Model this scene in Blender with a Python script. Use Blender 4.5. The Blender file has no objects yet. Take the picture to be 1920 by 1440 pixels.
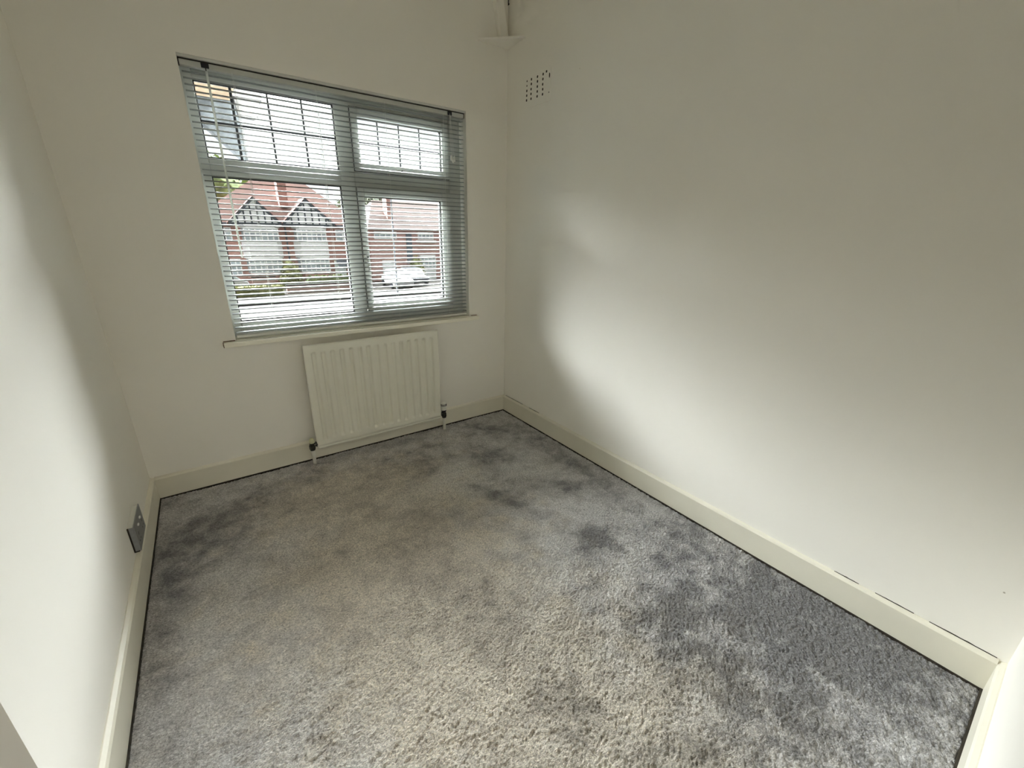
import bpy, bmesh, math, random
import numpy as np
from mathutils import Vector, Matrix

random.seed(7)
scene = bpy.context.scene
COL = scene.collection

# ------------------------------------------------------------------ camera
W, D, H = 2.249, 2.783, 2.80          # room: right wall x=0, left wall x=-W, window wall y=0, floor z=0
YR = -1.712                            # left wall ends here (recess towards the door)
yaw, pitch, roll, fpx = 0.6244995, -0.3425773, 0.0180457, 784.066
cyw, syw, cp, sp = math.cos(yaw), math.sin(yaw), math.cos(pitch), math.sin(pitch)
fwd = Vector((syw*cp, cyw*cp, sp)); rgt = Vector((cyw, -syw, 0)); up = rgt.cross(fwd)
cr, sr = math.cos(roll), math.sin(roll)
r2 = rgt*cr + up*sr; u2 = up*cr - rgt*sr
cam_data = bpy.data.cameras.new('camera')
cam_data.sensor_fit = 'HORIZONTAL'; cam_data.sensor_width = 36.0
cam_data.lens = fpx*36.0/1920.0
cam_data.clip_start = 0.02; cam_data.clip_end = 400
cam = bpy.data.objects.new('camera', cam_data); COL.objects.link(cam)
m = Matrix((( r2.x, u2.x, -fwd.x, -1.81958), (r2.y, u2.y, -fwd.y, -2.63609), (r2.z, u2.z, -fwd.z, 1.35607), (0, 0, 0, 1)))
cam.matrix_world = m
scene.camera = cam

# ------------------------------------------------------------------ world: overcast sky
# thin bright cloud with the sun behind it, high up ahead of the window; paler grey-white sky near the horizon
SKY_LOW, SKY_HIGH = 1.18, 168.0
w = bpy.data.worlds.new('overcast'); scene.world = w; w.use_nodes = True
nt = w.node_tree; nt.nodes.clear()
wo = nt.nodes.new('ShaderNodeOutputWorld'); bg = nt.nodes.new('ShaderNodeBackground')
tc = nt.nodes.new('ShaderNodeTexCoord'); sx = nt.nodes.new('ShaderNodeSeparateXYZ')
def ramp(a, b, sock):
    r = nt.nodes.new('ShaderNodeMapRange'); r.interpolation_type = 'SMOOTHSTEP'
    r.inputs[1].default_value = a; r.inputs[2].default_value = b; r.inputs[3].default_value = 0; r.inputs[4].default_value = 1
    nt.links.new(sock, r.inputs[0]); return r.outputs[0]
mu = nt.nodes.new('ShaderNodeMath'); mu.operation = 'MULTIPLY'
ma = nt.nodes.new('ShaderNodeMath'); ma.operation = 'MULTIPLY_ADD'; ma.inputs[1].default_value = SKY_HIGH; ma.inputs[2].default_value = SKY_LOW
bg.inputs[0].default_value = (0.965, 0.98, 1.0, 1)
nt.links.new(tc.outputs['Generated'], sx.inputs[0])
mz = nt.nodes.new('ShaderNodeMath'); mz.operation = 'MULTIPLY_ADD'; mz.inputs[1].default_value = -.85; mz.inputs[2].default_value = 1
nt.links.new(ramp(.42, .72, sx.outputs[2]), mz.inputs[0])
m3 = nt.nodes.new('ShaderNodeMath'); m3.operation = 'MULTIPLY'; nt.links.new(mz.outputs[0], m3.inputs[0]); nt.links.new(ramp(.205, .40, sx.outputs[2]), m3.inputs[1])
nt.links.new(m3.outputs[0], mu.inputs[0]); nt.links.new(ramp(.02, .20, sx.outputs[1]), mu.inputs[1])
nt.links.new(mu.outputs[0], ma.inputs[0]); nt.links.new(ma.outputs[0], bg.inputs[1]); nt.links.new(bg.outputs[0], wo.inputs[0])
w.cycles.sampling_method = 'MANUAL'; w.cycles.sample_map_resolution = 1024
# light portal: only guides sampling of the sky through the window, emits nothing itself
pl = bpy.data.lights.new('window_portal', 'AREA'); pl.shape = 'RECTANGLE'; pl.size = 1.44; pl.size_y = 1.28
pl.cycles.is_portal = True
po = bpy.data.objects.new('window_portal', pl); COL.objects.link(po)
po.location = (-1.03, 0.20, 1.438); po.rotation_euler = (math.radians(-90), 0, 0)

# unseen fill light added over the landing to lift the darker walls
ld = bpy.data.lights.new('landing_fill', 'AREA'); ld.shape = 'DISK'; ld.size = .45; ld.energy = 11.5; ld.color = (1.0, .95, .88)
lo = bpy.data.objects.new('landing_fill', ld); COL.objects.link(lo); lo.location = (-1.5, -3.7, H-.02)

scene.view_settings.view_transform = 'Standard'; scene.view_settings.look = 'None'
scene.view_settings.exposure = 0.0; scene.view_settings.gamma = 1.0
scene.view_settings.use_curve_mapping = False
scene.render.engine = 'CYCLES'
cy = scene.cycles
cy.max_bounces = 16; cy.diffuse_bounces = 12; cy.glossy_bounces = 4; cy.transparent_max_bounces = 24
cy.transmission_bounces = 8
cy.sample_clamp_indirect = 40.0; cy.sample_clamp_direct = 0; cy.caustics_reflective = False; cy.caustics_refractive = False
cy.use_denoising = True; cy.use_adaptive_sampling = False
try: cy.denoiser = 'OPENIMAGEDENOISE'; cy.denoising_input_passes = 'RGB_ALBEDO_NORMAL'
except Exception: pass

# ------------------------------------------------------------------ materials
def new_mat(name):
    m = bpy.data.materials.new(name); m.use_nodes = True
    n = m.node_tree; b = n.nodes['Principled BSDF']
    return m, n, b
def simple(name, col, rough=0.6, metal=0.0, var=0.06, scale=6.0, bump=0.0, bscale=200.0, spec=0.4):
    """plain procedural material: gentle noise in colour, optional fine bump"""
    m, n, b = new_mat(name)
    tc = n.nodes.new('ShaderNodeTexCoord'); nz = n.nodes.new('ShaderNodeTexNoise')
    nz.inputs['Scale'].default_value = scale; nz.inputs['Detail'].default_value = 4
    n.links.new(tc.outputs['Object'], nz.inputs['Vector'])
    rp = n.nodes.new('ShaderNodeValToRGB')
    rp.color_ramp.elements[0].position = 0.3; rp.color_ramp.elements[1].position = 0.7
    rp.color_ramp.elements[0].color = (*[c*(1-var) for c in col], 1)
    rp.color_ramp.elements[1].color = (*[min(1, c*(1+var)) for c in col], 1)
    n.links.new(nz.outputs['Fac'], rp.inputs[0]); n.links.new(rp.outputs[0], b.inputs['Base Color'])
    b.inputs['Roughness'].default_value = rough; b.inputs['Metallic'].default_value = metal
    b.inputs['Specular IOR Level'].default_value = spec
    if bump:
        n2 = n.nodes.new('ShaderNodeTexNoise'); n2.inputs['Scale'].default_value = bscale; n2.inputs['Detail'].default_value = 5
        n.links.new(tc.outputs['Object'], n2.inputs['Vector'])
        bp = n.nodes.new('ShaderNodeBump'); bp.inputs['Strength'].default_value = bump; bp.inputs['Distance'].default_value = 0.004
        n.links.new(n2.outputs['Fac'], bp.inputs['Height']); n.links.new(bp.outputs[0], b.inputs['Normal'])
    return m
def brick_mat(name, c1, c2, mortar, scale=1.0, bw=0.26, bh=0.086):
    m, n, b = new_mat(name)
    tc = n.nodes.new('ShaderNodeTexCoord'); mp = n.nodes.new('ShaderNodeMapping')
    mp.inputs['Rotation'].default_value = (math.radians(90), 0, 0)
    br = n.nodes.new('ShaderNodeTexBrick'); br.inputs['Scale'].default_value = scale
    br.inputs['Brick Width'].default_value = bw; br.inputs['Row Height'].default_value = bh; br.inputs['Mortar Size'].default_value = 0.008
    br.inputs['Color1'].default_value = (*c1, 1); br.inputs['Color2'].default_value = (*c2, 1); br.inputs['Mortar'].default_value = (*mortar, 1)
    n.links.new(tc.outputs['Object'], mp.inputs[0]); n.links.new(mp.outputs[0], br.inputs['Vector'])
    n.links.new(br.outputs['Color'], b.inputs['Base Color']); b.inputs['Roughness'].default_value = 0.9
    return m

WALLC = (0.88, 0.857, 0.80)
def wall_paint():
    m, n, b = new_mat('wall_paint')
    tc = n.nodes.new('ShaderNodeTexCoord')
    a = n.nodes.new('ShaderNodeTexNoise'); a.inputs['Scale'].default_value = 1.3; a.inputs['Detail'].default_value = 5
    n.links.new(tc.outputs['Object'], a.inputs['Vector'])
    rp = n.nodes.new('ShaderNodeValToRGB'); rp.color_ramp.elements[0].position = .35; rp.color_ramp.elements[1].position = .65
    rp.color_ramp.elements[0].color = (*[c*0.975 for c in WALLC], 1); rp.color_ramp.elements[1].color = (*WALLC, 1)
    n.links.new(a.outputs['Fac'], rp.inputs[0])
    # tiny dark specks and scuffs
    v = n.nodes.new('ShaderNodeTexVoronoi'); v.inputs['Scale'].default_value = 3.1; v.inputs['Randomness'].default_value = 1
    n.links.new(tc.outputs['Object'], v.inputs['Vector'])
    lt = n.nodes.new('ShaderNodeMapRange'); lt.inputs[1].default_value = 0.005; lt.inputs[2].default_value = 0.011
    lt.inputs[3].default_value = 1.0; lt.inputs[4].default_value = 0.0
    n.links.new(v.outputs['Distance'], lt.inputs[0])
    mx = n.nodes.new('ShaderNodeMixRGB'); mx.inputs[2].default_value = (0.40, 0.36, 0.30, 1)
    n.links.new(lt.outputs[0], mx.inputs[0]); n.links.new(rp.outputs[0], mx.inputs[1])
    n.links.new(mx.outputs[0], b.inputs['Base Color'])
    b.inputs['Roughness'].default_value = 0.75; b.inputs['Specular IOR Level'].default_value = 0.25
    c = n.nodes.new('ShaderNodeTexNoise'); c.inputs['Scale'].default_value = 9; c.inputs['Detail'].default_value = 8
    n.links.new(tc.outputs['Object'], c.inputs['Vector'])
    bp = n.nodes.new('ShaderNodeBump'); bp.inputs['Strength'].default_value = 0.12; bp.inputs['Distance'].default_value = 0.006
    n.links.new(c.outputs['Fac'], bp.inputs['Height']); n.links.new(bp.outputs[0], b.inputs['Normal'])
    return m
M_WALL = wall_paint()
M_CEIL = simple('ceiling_paint', (0.87, 0.855, 0.80), .85, var=.02)
M_SKIRT = simple('cream_gloss_paint', (0.755, 0.725, 0.62), .38, var=.035, scale=5, bump=.05, bscale=25)
M_SILL = simple('cream_sill_paint', (0.88, 0.85, 0.74), .35, var=.03, scale=6, bump=.06, bscale=30)
M_CHIP = simple('bare_chipped_wood', (0.20, 0.12, 0.07), .8, var=.5, scale=60)
M_DARK = simple('dark_gap', (0.035, 0.028, 0.02), .9, var=.3, scale=40)
M_PVC = simple('white_pvc', (0.62, 0.635, 0.60), .35, var=.015)
M_GASKET = simple('black_gasket', (0.012, 0.012, 0.012), .6, var=.2)
M_LEAD = simple('lead_strip', (0.06, 0.065, 0.07), .5, .4, var=.2, scale=30)
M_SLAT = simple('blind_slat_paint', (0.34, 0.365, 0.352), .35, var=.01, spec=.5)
M_RAIL = simple('blind_headrail_paint', (0.55, 0.56, 0.53), .35, var=.01)
M_CORD = simple('white_cord', (0.75, 0.76, 0.72), .8, var=.05, scale=200)
M_BLACK = simple('black_plastic', (0.012, 0.012, 0.018), .35, var=.2)
M_RAD = simple('radiator_enamel', (0.78, 0.765, 0.67), .32, var=.012, bump=.03, bscale=120)
M_CHROME = simple('tarnished_chrome', (0.10, 0.10, 0.095), .25, .9, var=.4, scale=70)
M_PIPE = simple('painted_pipe', (0.72, 0.70, 0.63), .45, var=.05)
M_YCAP = simple('yellowed_plastic', (0.62, 0.62, 0.40), .45, var=.06)
M_STEEL = simple('brushed_steel', (0.36, 0.37, 0.375), .45, .75, var=.05, scale=80)
M_PLW = simple('white_plastic', (0.75, 0.75, 0.70), .4, var=.02)

def glass_mat(name='window_glass', tint=(0.97, 0.99, 0.98)):
    m, n, b = new_mat(name); n.nodes.remove(b)
    out = n.nodes['Material Output']
    t = n.nodes.new('ShaderNodeBsdfTransparent'); t.inputs[0].default_value = (*tint, 1)
    g = n.nodes.new('ShaderNodeBsdfGlossy'); g.inputs['Roughness'].default_value = 0.02
    f = n.nodes.new('ShaderNodeFresnel'); f.inputs[0].default_value = 1.35
    x = n.nodes.new('ShaderNodeMixShader')
    n.links.new(f.outputs[0], x.inputs[0]); n.links.new(t.outputs[0], x.inputs[1]); n.links.new(g.outputs[0], x.inputs[2])
    n.links.new(x.outputs[0], out.inputs[0])
    return m
M_GLASS = glass_mat()
def wand_mat():
    m, n, b = new_mat('milky_wand_plastic'); out = n.nodes['Material Output']
    b.inputs['Base Color'].default_value = (0.85, 0.87, 0.84, 1); b.inputs['Roughness'].default_value = 0.2
    t = n.nodes.new('ShaderNodeBsdfTranslucent'); t.inputs[0].default_value = (0.85, 0.88, 0.85, 1)
    x = n.nodes.new('ShaderNodeMixShader'); x.inputs[0].default_value = .4
    n.links.new(b.outputs[0], x.inputs[1]); n.links.new(t.outputs[0], x.inputs[2]); n.links.new(x.outputs[0], out.inputs[0])
    return m
M_WAND = wand_mat()

# ------------------------------------------------------------------ mesh helpers
class MB:
    def __init__(s): s.v = []; s.f = []; s.mi = []
    def add(s, vs, fs, mi=0):
        o = len(s.v); s.v += [tuple(p) for p in vs]; s.f += [tuple(i+o for i in f) for f in fs]; s.mi += [mi]*len(fs)
    def box(s, x0, x1, y0, y1, z0, z1, mi=0):
        x0, x1 = sorted((x0, x1)); y0, y1 = sorted((y0, y1)); z0, z1 = sorted((z0, z1))
        s.add([(x0,y0,z0),(x1,y0,z0),(x1,y1,z0),(x0,y1,z0),(x0,y0,z1),(x1,y0,z1),(x1,y1,z1),(x0,y1,z1)],
              [(0,3,2,1),(4,5,6,7),(0,1,5,4),(1,2,6,5),(2,3,7,6),(3,0,4,7)], mi)
    def prism(s, poly, axis, a, b, mi=0):
        """poly: list of 2-d points; axis: extrusion axis (0 x,1 y,2 z)"""
        n = len(poly)
        def p(q, t):
            return {0: (t, q[0], q[1]), 1: (q[0], t, q[1]), 2: (q[0], q[1], t)}[axis]
        s.add([p(q, a) for q in poly]+[p(q, b) for q in poly],
              [tuple(range(n))[::-1], tuple(range(n, 2*n))]+[(i, (i+1) % n, n+(i+1) % n, n+i) for i in range(n)], mi)
    def tube(s, pts, r, seg=10, mi=0, cap=True):
        pts = [Vector(p) for p in pts]; n = len(pts); rs = r if isinstance(r, (list, tuple)) else [r]*n
        base = len(s.v); vs = []
        for i, p in enumerate(pts):
            d = (pts[min(i+1, n-1)]-pts[max(i-1, 0)]).normalized()
            a = d.orthogonal().normalized() if i == 0 else (a - d*a.dot(d)).normalized()
            c = d.cross(a)
            vs += [p+(a*math.cos(2*math.pi*k/seg)+c*math.sin(2*math.pi*k/seg))*rs[i] for k in range(seg)]
        fs = [(i*seg+k, i*seg+(k+1) % seg, (i+1)*seg+(k+1) % seg, (i+1)*seg+k) for i in range(n-1) for k in range(seg)]
        if cap: fs += [tuple(range(seg))[::-1], tuple((n-1)*seg+k for k in range(seg))]
        s.add(vs, fs, mi)
    def build(s, name, mats, parent=None, bevel=0, smooth=False, kind=None, **props):
        me = bpy.data.meshes.new(name); me.from_pydata(s.v, [], s.f)
        for m in (mats if isinstance(mats, (list, tuple)) else [mats]): me.materials.append(m)
        me.polygons.foreach_set('material_index', s.mi)
        bm = bmesh.new(); bm.from_mesh(me); bmesh.ops.recalc_face_normals(bm, faces=bm.faces); bm.to_mesh(me); bm.free()
        if smooth: me.polygons.foreach_set('use_smooth', [True]*len(me.polygons))
        o = bpy.data.objects.new(name, me); COL.objects.link(o)
        if parent: o.parent = parent
        if bevel:
            bv = o.modifiers.new('bevel', 'BEVEL'); bv.width = bevel; bv.segments = 2; bv.limit_method = 'ANGLE'; bv.angle_limit = math.radians(40)
        if kind: o['kind'] = kind
        for k, v in props.items(): o[k] = v
        return o
def tag(o, label, cat, group=None):
    o['label'] = label; o['category'] = cat
    if group: o['group'] = group
    return o
def empty(name, label, cat, loc=(0, 0, 0), group=None, kind=None):
    o = bpy.data.objects.new(name, None); COL.objects.link(o); o.empty_display_size = .1
    o.location = loc
    tag(o, label, cat, group)
    if kind: o['kind'] = kind
    return o
def reparent(o, root):
    """keep world position of a mesh built in world coordinates"""
    o.parent = root; o.matrix_parent_inverse = Matrix.Translation(root.location).inverted()

# ------------------------------------------------------------------ room shell
WX0, WX1, WZ0, WZ1 = -1.748, -0.312, 0.800, 2.078      # window opening
T = 0.28
b = MB()
b.box(-W-.4, WX0, 0, T, -.2, H+.1); b.box(WX1, .3, 0, T, -.2, H+.1)
b.box(WX0, WX1, 0, T, -.2, WZ0-.004); b.box(WX0, WX1, 0, T, WZ1, H+.1)
b.build('wall_back', M_WALL, kind='structure', label='cream painted wall with the window opening')
b = MB(); b.box(0, .2, -D-.3, 0, -.2, H+.1); b.build('wall_right', M_WALL, kind='structure', label='long bare cream wall on the right')
b = MB(); b.box(-W-.12, -W, YR, 0, -.2, H+.1); b.build('wall_left', M_WALL, kind='structure', label='cream wall on the left with a low socket')
b = MB(); b.box(-3.4, -2.20, -D-.15, -D, -.2, H+.1); b.box(-1.40, .2, -D-.15, -D, -.2, H+.1); b.box(-2.20, -1.40, -D-.15, -D, 2.30, H+.1); b.build('wall_front', M_WALL, kind='structure', label='wall at the near end of the room')
b = MB(); b.box(-3.4, -W-.12, YR, YR+.12, -.2, H+.1); b.box(-3.5, -3.4, -D-.15, YR+.12, -.2, H+.1)
b.build('wall_recess', M_WALL, kind='structure', label='recess wall beyond the end of the left wall')
b = MB(); b.box(-3.2, -3.1, -4.5, -D-.15, -.2, H+.1); b.box(-.2, -.1, -4.5, -D-.15, -.2, H+.1)
b.box(-3.2, -.1, -4.6, -4.5, -.2, H+.1)
b.build('wall_landing', M_WALL, kind='structure', label='landing walls behind the open doorway')
b = MB(); b.box(-3.5, .2, -4.6, T, H, H+.12); b.build('ceiling', M_CEIL, kind='structure', label='plain white ceiling')

# ---- carpet: the floor, a finely displaced pile
def carpet_mat():
    m, n, b = new_mat('grey_carpet_pile'); L = n.links.new
    tc = n.nodes.new('ShaderNodeTexCoord')
    def noise(scale, detail, rough=.5, dist=0.0, sc=None):
        t = n.nodes.new('ShaderNodeTexNoise'); t.inputs['Scale'].default_value = scale; t.inputs['Detail'].default_value = detail
        t.inputs['Roughness'].default_value = rough; t.inputs['Distortion'].default_value = dist
        if sc:
            mp = n.nodes.new('ShaderNodeMapping'); mp.inputs['Scale'].default_value = sc[:3]
            mp.inputs['Rotation'].default_value = (0, 0, sc[3]); L(tc.outputs['Object'], mp.inputs[0]); L(mp.outputs[0], t.inputs['Vector'])
        else: L(tc.outputs['Object'], t.inputs['Vector'])
        return t
    at = n.nodes.new('ShaderNodeAttribute'); at.attribute_name = 'wear_shade'     # r: brushed pile plus painted shade and light, g: warm dirt
    sepc = n.nodes.new('ShaderNodeSeparateColor'); L(at.outputs['Color'], sepc.inputs[0])
    big = noise(3.6, 5, .6, .5)
    mid = noise(13, 5, .65, .3)
    fine = noise(150, 3, .65, .4, (1, 1.45, 1, .5))
    def math_(op, a, b_):
        q = n.nodes.new('ShaderNodeMath'); q.operation = op
        for i, v in enumerate((a, b_)):
            if isinstance(v, (int, float)): q.inputs[i].default_value = v
            else: L(v, q.inputs[i])
        return q.outputs[0]
    f = math_('ADD', math_('MULTIPLY', math_('SUBTRACT', big.outputs[0], .5), .9), math_('MULTIPLY', math_('SUBTRACT', mid.outputs[0], .5), 1.25))
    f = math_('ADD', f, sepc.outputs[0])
    rp = n.nodes.new('ShaderNodeValToRGB'); e = rp.color_ramp.elements
    e[0].position = .15; e[0].color = (.235, .23, .235, 1); e[1].position = .85; e[1].color = (.74, .725, .72, 1)
    x = rp.color_ramp.elements.new(.5); x.color = (.54, .527, .525, 1)
    L(f, rp.inputs[0])
    wm = n.nodes.new('ShaderNodeMixRGB'); wm.blend_type = 'MULTIPLY'; wm.inputs[2].default_value = (1.0, .93, .80, 1)
    L(sepc.outputs[1], wm.inputs[0]); L(rp.outputs[0], wm.inputs[1])
    fm = n.nodes.new('ShaderNodeMapRange'); fm.inputs[1].default_value = .3; fm.inputs[2].default_value = .7
    fm.inputs[3].default_value = .50; fm.inputs[4].default_value = 1.42; L(fine.outputs[0], fm.inputs[0])
    mm = n.nodes.new('ShaderNodeMixRGB'); mm.blend_type = 'MULTIPLY'; mm.inputs[0].default_value = 1
    L(wm.outputs[0], mm.inputs[1]); L(fm.outputs[0], mm.inputs[2])
    L(mm.outputs[0], b.inputs['Base Color'])
    b.inputs['Roughness'].default_value = 1; b.inputs['Specular IOR Level'].default_value = .05
    b.inputs['Sheen Weight'].default_value = .15
    bp = n.nodes.new('ShaderNodeBump'); bp.inputs['Strength'].default_value = 1.0; bp.inputs['Distance'].default_value = .008
    L(noise(170, 4, .65, .3, (1, 1.4, 1, .5)).outputs[0], bp.inputs['Height']); L(bp.outputs[0], b.inputs['Normal'])
    return m
def vnoise(X, Y, sc, seed, ang=0., st=1.):
    """smooth value noise on arrays"""
    c, s_ = math.cos(ang), math.sin(ang)
    u = (X*c+Y*s_)*sc; v = (-X*s_+Y*c)*sc*st
    iu = np.floor(u).astype(np.int64); iv = np.floor(v).astype(np.int64); fu = u-iu; fv = v-iv
    fu = fu*fu*(3-2*fu); fv = fv*fv*(3-2*fv)
    def h(a, b_):
        q = (a*374761393+b_*668265263+seed*1442695041) & 0xffffffff
        q = ((q ^ (q >> 13))*1274126177) & 0xffffffff
        return ((q ^ (q >> 16)) & 0xffff)/65535.0
    return (h(iu, iv)*(1-fu)+h(iu+1, iv)*fu)*(1-fv)+(h(iu, iv+1)*(1-fu)+h(iu+1, iv+1)*fu)*fv
def carpet():
    st = 0.0030
    xs = np.arange(-W-.01, .012, st); ys = np.arange(-D-.01, .012, st)
    X, Y = np.meshgrid(xs, ys, indexing='xy'); nx, ny = len(xs), len(ys)
    tuft = vnoise(X, Y, 150, 1, .5, 1.35)+.6*vnoise(X, Y, 215, 2, .5, 1.2)
    Z = .0062*(tuft-.8)+.005*(vnoise(X, Y, 7, 3)-.5)+.0035*(vnoise(X, Y, 40, 5, .5, 1.6)-.5)
    # edge of the carpet tucks down to the skirting
    edge = np.minimum.reduce([-.018-X, X+W-.018, -.018-Y, Y+D-.018])
    Z = Z - .006*np.exp(-np.clip(edge, 0, 1)/.006) - .004
    me = bpy.data.meshes.new('floor')
    co = np.stack([X.ravel(), Y.ravel(), Z.ravel()], 1).astype(np.float32)
    me.vertices.add(nx*ny); me.vertices.foreach_set('co', co.ravel())
    a = (np.arange(ny-1)[:, None]*nx+np.arange(nx-1)[None, :]).ravel()
    q = np.stack([a, a+1, a+nx+1, a+nx], 1).astype(np.int32)
    me.loops.add(q.size); me.loops.foreach_set('vertex_index', q.ravel())
    me.polygons.add(len(q)); me.polygons.foreach_set('loop_start', np.arange(0, q.size, 4, dtype=np.int32))
    me.update(); me.validate()
    me.polygons.foreach_set('use_smooth', np.ones(len(q), bool))
    # pile tones: footprints, brushed patches, broad painted shade and light; warm soiled middle
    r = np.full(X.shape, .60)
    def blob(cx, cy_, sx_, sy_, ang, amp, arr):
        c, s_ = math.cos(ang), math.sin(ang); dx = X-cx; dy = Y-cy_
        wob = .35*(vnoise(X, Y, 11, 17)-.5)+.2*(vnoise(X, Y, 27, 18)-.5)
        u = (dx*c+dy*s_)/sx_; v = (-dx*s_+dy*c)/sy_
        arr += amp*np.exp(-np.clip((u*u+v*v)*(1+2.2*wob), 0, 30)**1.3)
    for q_ in WEAR_SHADE: blob(*q_[:5], q_[5]*1.35, r)
    g = np.zeros(X.shape)
    for q_ in WARM: blob(*q_, g)
    g = np.clip(g, 0, 1)
    ca = me.color_attributes.new('wear_shade', 'FLOAT_COLOR', 'POINT')
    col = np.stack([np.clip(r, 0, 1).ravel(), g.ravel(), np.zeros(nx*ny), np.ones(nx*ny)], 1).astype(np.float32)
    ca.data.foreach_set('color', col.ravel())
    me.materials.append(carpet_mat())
    o = bpy.data.objects.new('floor', me); COL.objects.link(o); o['kind'] = 'structure'
    o['label'] = 'soft grey fitted carpet with brushed darker patches'
# x, y, radius along, radius across, angle, amount; broad blobs paint shade at near right, light at left
WEAR_SHADE = [(-.35,-2.35,.60,.42,.2,-.20), (-1.1,-2.45,.30,.14,.7,-.12), (-.62,-1.30,.32,.07,-1.25,-.20), (-.90,-.55,.22,.10,.5,-.14), (-1.75,-1.7,.45,.8,0,.10), (-1.45,-.85,.5,.45,0,.06), (-.55,-.60,.20,.12,-.6,-.22), (-.25,-.30,.20,.10,-.7,-.20), (-.75,-.95,.28,.05,-1.2,-.22), (-.38,-1.12,.14,.08,-.7,-.28),
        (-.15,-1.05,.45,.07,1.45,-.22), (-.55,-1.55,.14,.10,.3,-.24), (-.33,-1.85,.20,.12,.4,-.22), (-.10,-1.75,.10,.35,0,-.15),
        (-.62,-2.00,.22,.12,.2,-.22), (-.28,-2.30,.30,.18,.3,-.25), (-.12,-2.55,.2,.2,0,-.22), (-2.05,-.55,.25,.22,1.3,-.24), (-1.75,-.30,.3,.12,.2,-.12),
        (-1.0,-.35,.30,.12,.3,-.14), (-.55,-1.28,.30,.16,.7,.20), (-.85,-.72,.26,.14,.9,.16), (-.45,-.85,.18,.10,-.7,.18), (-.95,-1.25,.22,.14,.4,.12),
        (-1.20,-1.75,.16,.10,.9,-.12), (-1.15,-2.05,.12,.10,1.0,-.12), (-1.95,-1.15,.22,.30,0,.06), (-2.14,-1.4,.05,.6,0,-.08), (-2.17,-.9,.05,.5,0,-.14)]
WARM = [(-1.35,-.95,.75,.55,1.2,.9), (-1.30,-1.65,.55,.55,0,.9), (-1.1,-2.3,.5,.4,0,.8), (-1.5,-.45,.6,.25,0,.6)]
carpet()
# sub-floor (below the pile, and in the recess beyond the left wall)
b = MB(); b.box(-3.5, .2, -4.6, T, -.16, -.045); b.build('floor_base', simple('underlay', (.25, .24, .23), .95), kind='structure')

# ---- skirting boards
SK, ST = .120, .018
def skirt_poly(): # (distance from wall, z)
    return [(0, -.015), (ST, -.015), (ST, SK-.008), (ST-.005, SK-.002), (.003, SK+.003), (0, SK+.003)]
def skirting(name, a, b_, axis, wallpos, sgn, lab):
    mb = MB(); P = [(wallpos+sgn*d, z) for d, z in skirt_poly()]
    if axis == 'x': mb.prism(P, 0, a, b_)          # runs along x, profile in (y,z)
    else: mb.prism(P, 1, a, b_)                     # runs along y, profile in (x,z)
    return mb.build(name, M_SKIRT, kind='structure', label=lab)
skirting('baseboard_back', -W+ST, -ST, 'x', 0, -1, 'cream skirting board below the window')
skirting('baseboard_right', -D+ST, 0, 'y', 0, -1, 'cream skirting board along the right wall')
skirting('baseboard_left', YR, 0, 'y', -W, 1, 'cream skirting board along the left wall')
skirting('baseboard_front', -1.40, 0, 'x', -D, 1, 'cream skirting board at the near end of the room')
# ragged dark crack between wall and right skirting, dark strips painting the shade where carpet meets the boards
b = MB()
for (y0, y1) in ((-.03, -.26), (-.34, -.46), (-2.32, -2.40), (-2.45, -2.56), (-2.60, -2.76)):
    n = 10; pts = []
    for i in range(n+1):
        y = y0+(y1-y0)*i/n; t = .0012+.0022*random.random()*math.sin(math.pi*i/n)
        pts.append((y, t))
    for i in range(n):
        b.add([(-.0035, pts[i][0], SK+.0035), (-.0035, pts[i+1][0], SK+.0035), (-.0008, pts[i+1][0], SK+.0035+pts[i+1][1]), (-.0008, pts[i][0], SK+.0035+pts[i][1])], [(0, 1, 2, 3)])
b.build('trim_1', M_DARK, kind='structure', label='dark crack above the right skirting board')
b = MB()
b.box(-W+ST, -W+ST+.004, -D, 0, -.012, .0015); b.box(-W, 0, -ST-.003, -ST, -.012, .001); b.box(-ST-.003, -ST, -D, 0, -.012, .0005)
b.box(-W, 0, -D+ST, -D+ST+.006, -.012, .0015)
b.build('trim_2', M_DARK, kind='structure', label='dark strip painted as the shadow gap where carpet meets skirting')
# moulded shelf in the ceiling corner and slanted batten above it
b = MB(); zc = 2.456
b.add([(0, 0, zc), (0, -.186, zc+.012), (-.226, 0, zc+.002), (0, 0, zc+.03), (0, -.186, zc+.024), (-.226, 0, zc+.014)],
      [(0, 1, 2), (3, 5, 4), (0, 3, 4, 1), (1, 4, 5, 2), (2, 5, 3, 0)])
b.build('trim_3', M_WALL, kind='structure', bevel=.003, label='small triangular boxed shelf high in the corner')
b = MB()
P0, P1 = Vector((-.047, -.020, zc+.03)), Vector((-.115, -.020, H))
dx = Vector((.026, -.006, 0)); dy = Vector((0, .020, 0))
vs = [P0-dx-dy, P0+dx-dy, P0+dx+dy, P0-dx+dy, P1-dx-dy, P1+dx-dy, P1+dx+dy, P1-dx+dy]
b.add(vs, [(0, 1, 2, 3), (4, 7, 6, 5), (0, 4, 5, 1), (1, 5, 6, 2), (2, 6, 7, 3), (3, 7, 4, 0)])
b.build('trim_4', M_WALL, kind='structure', bevel=.003, label='slanted painted batten rising from corner shelf')
b = MB(); b.add([(-.004, -.003, 2.68), (-.004, -.011, 2.68), (-.004, -.009, 2.80), (-.004, -.001, 2.80), (-.004, -.022, 2.683), (-.004,-.010,2.69)], [(0, 1, 2, 3), (1, 4, 5)])
b.build('trim_5', M_DARK, kind='structure', label='short dark crack in the upper corner')

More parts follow.
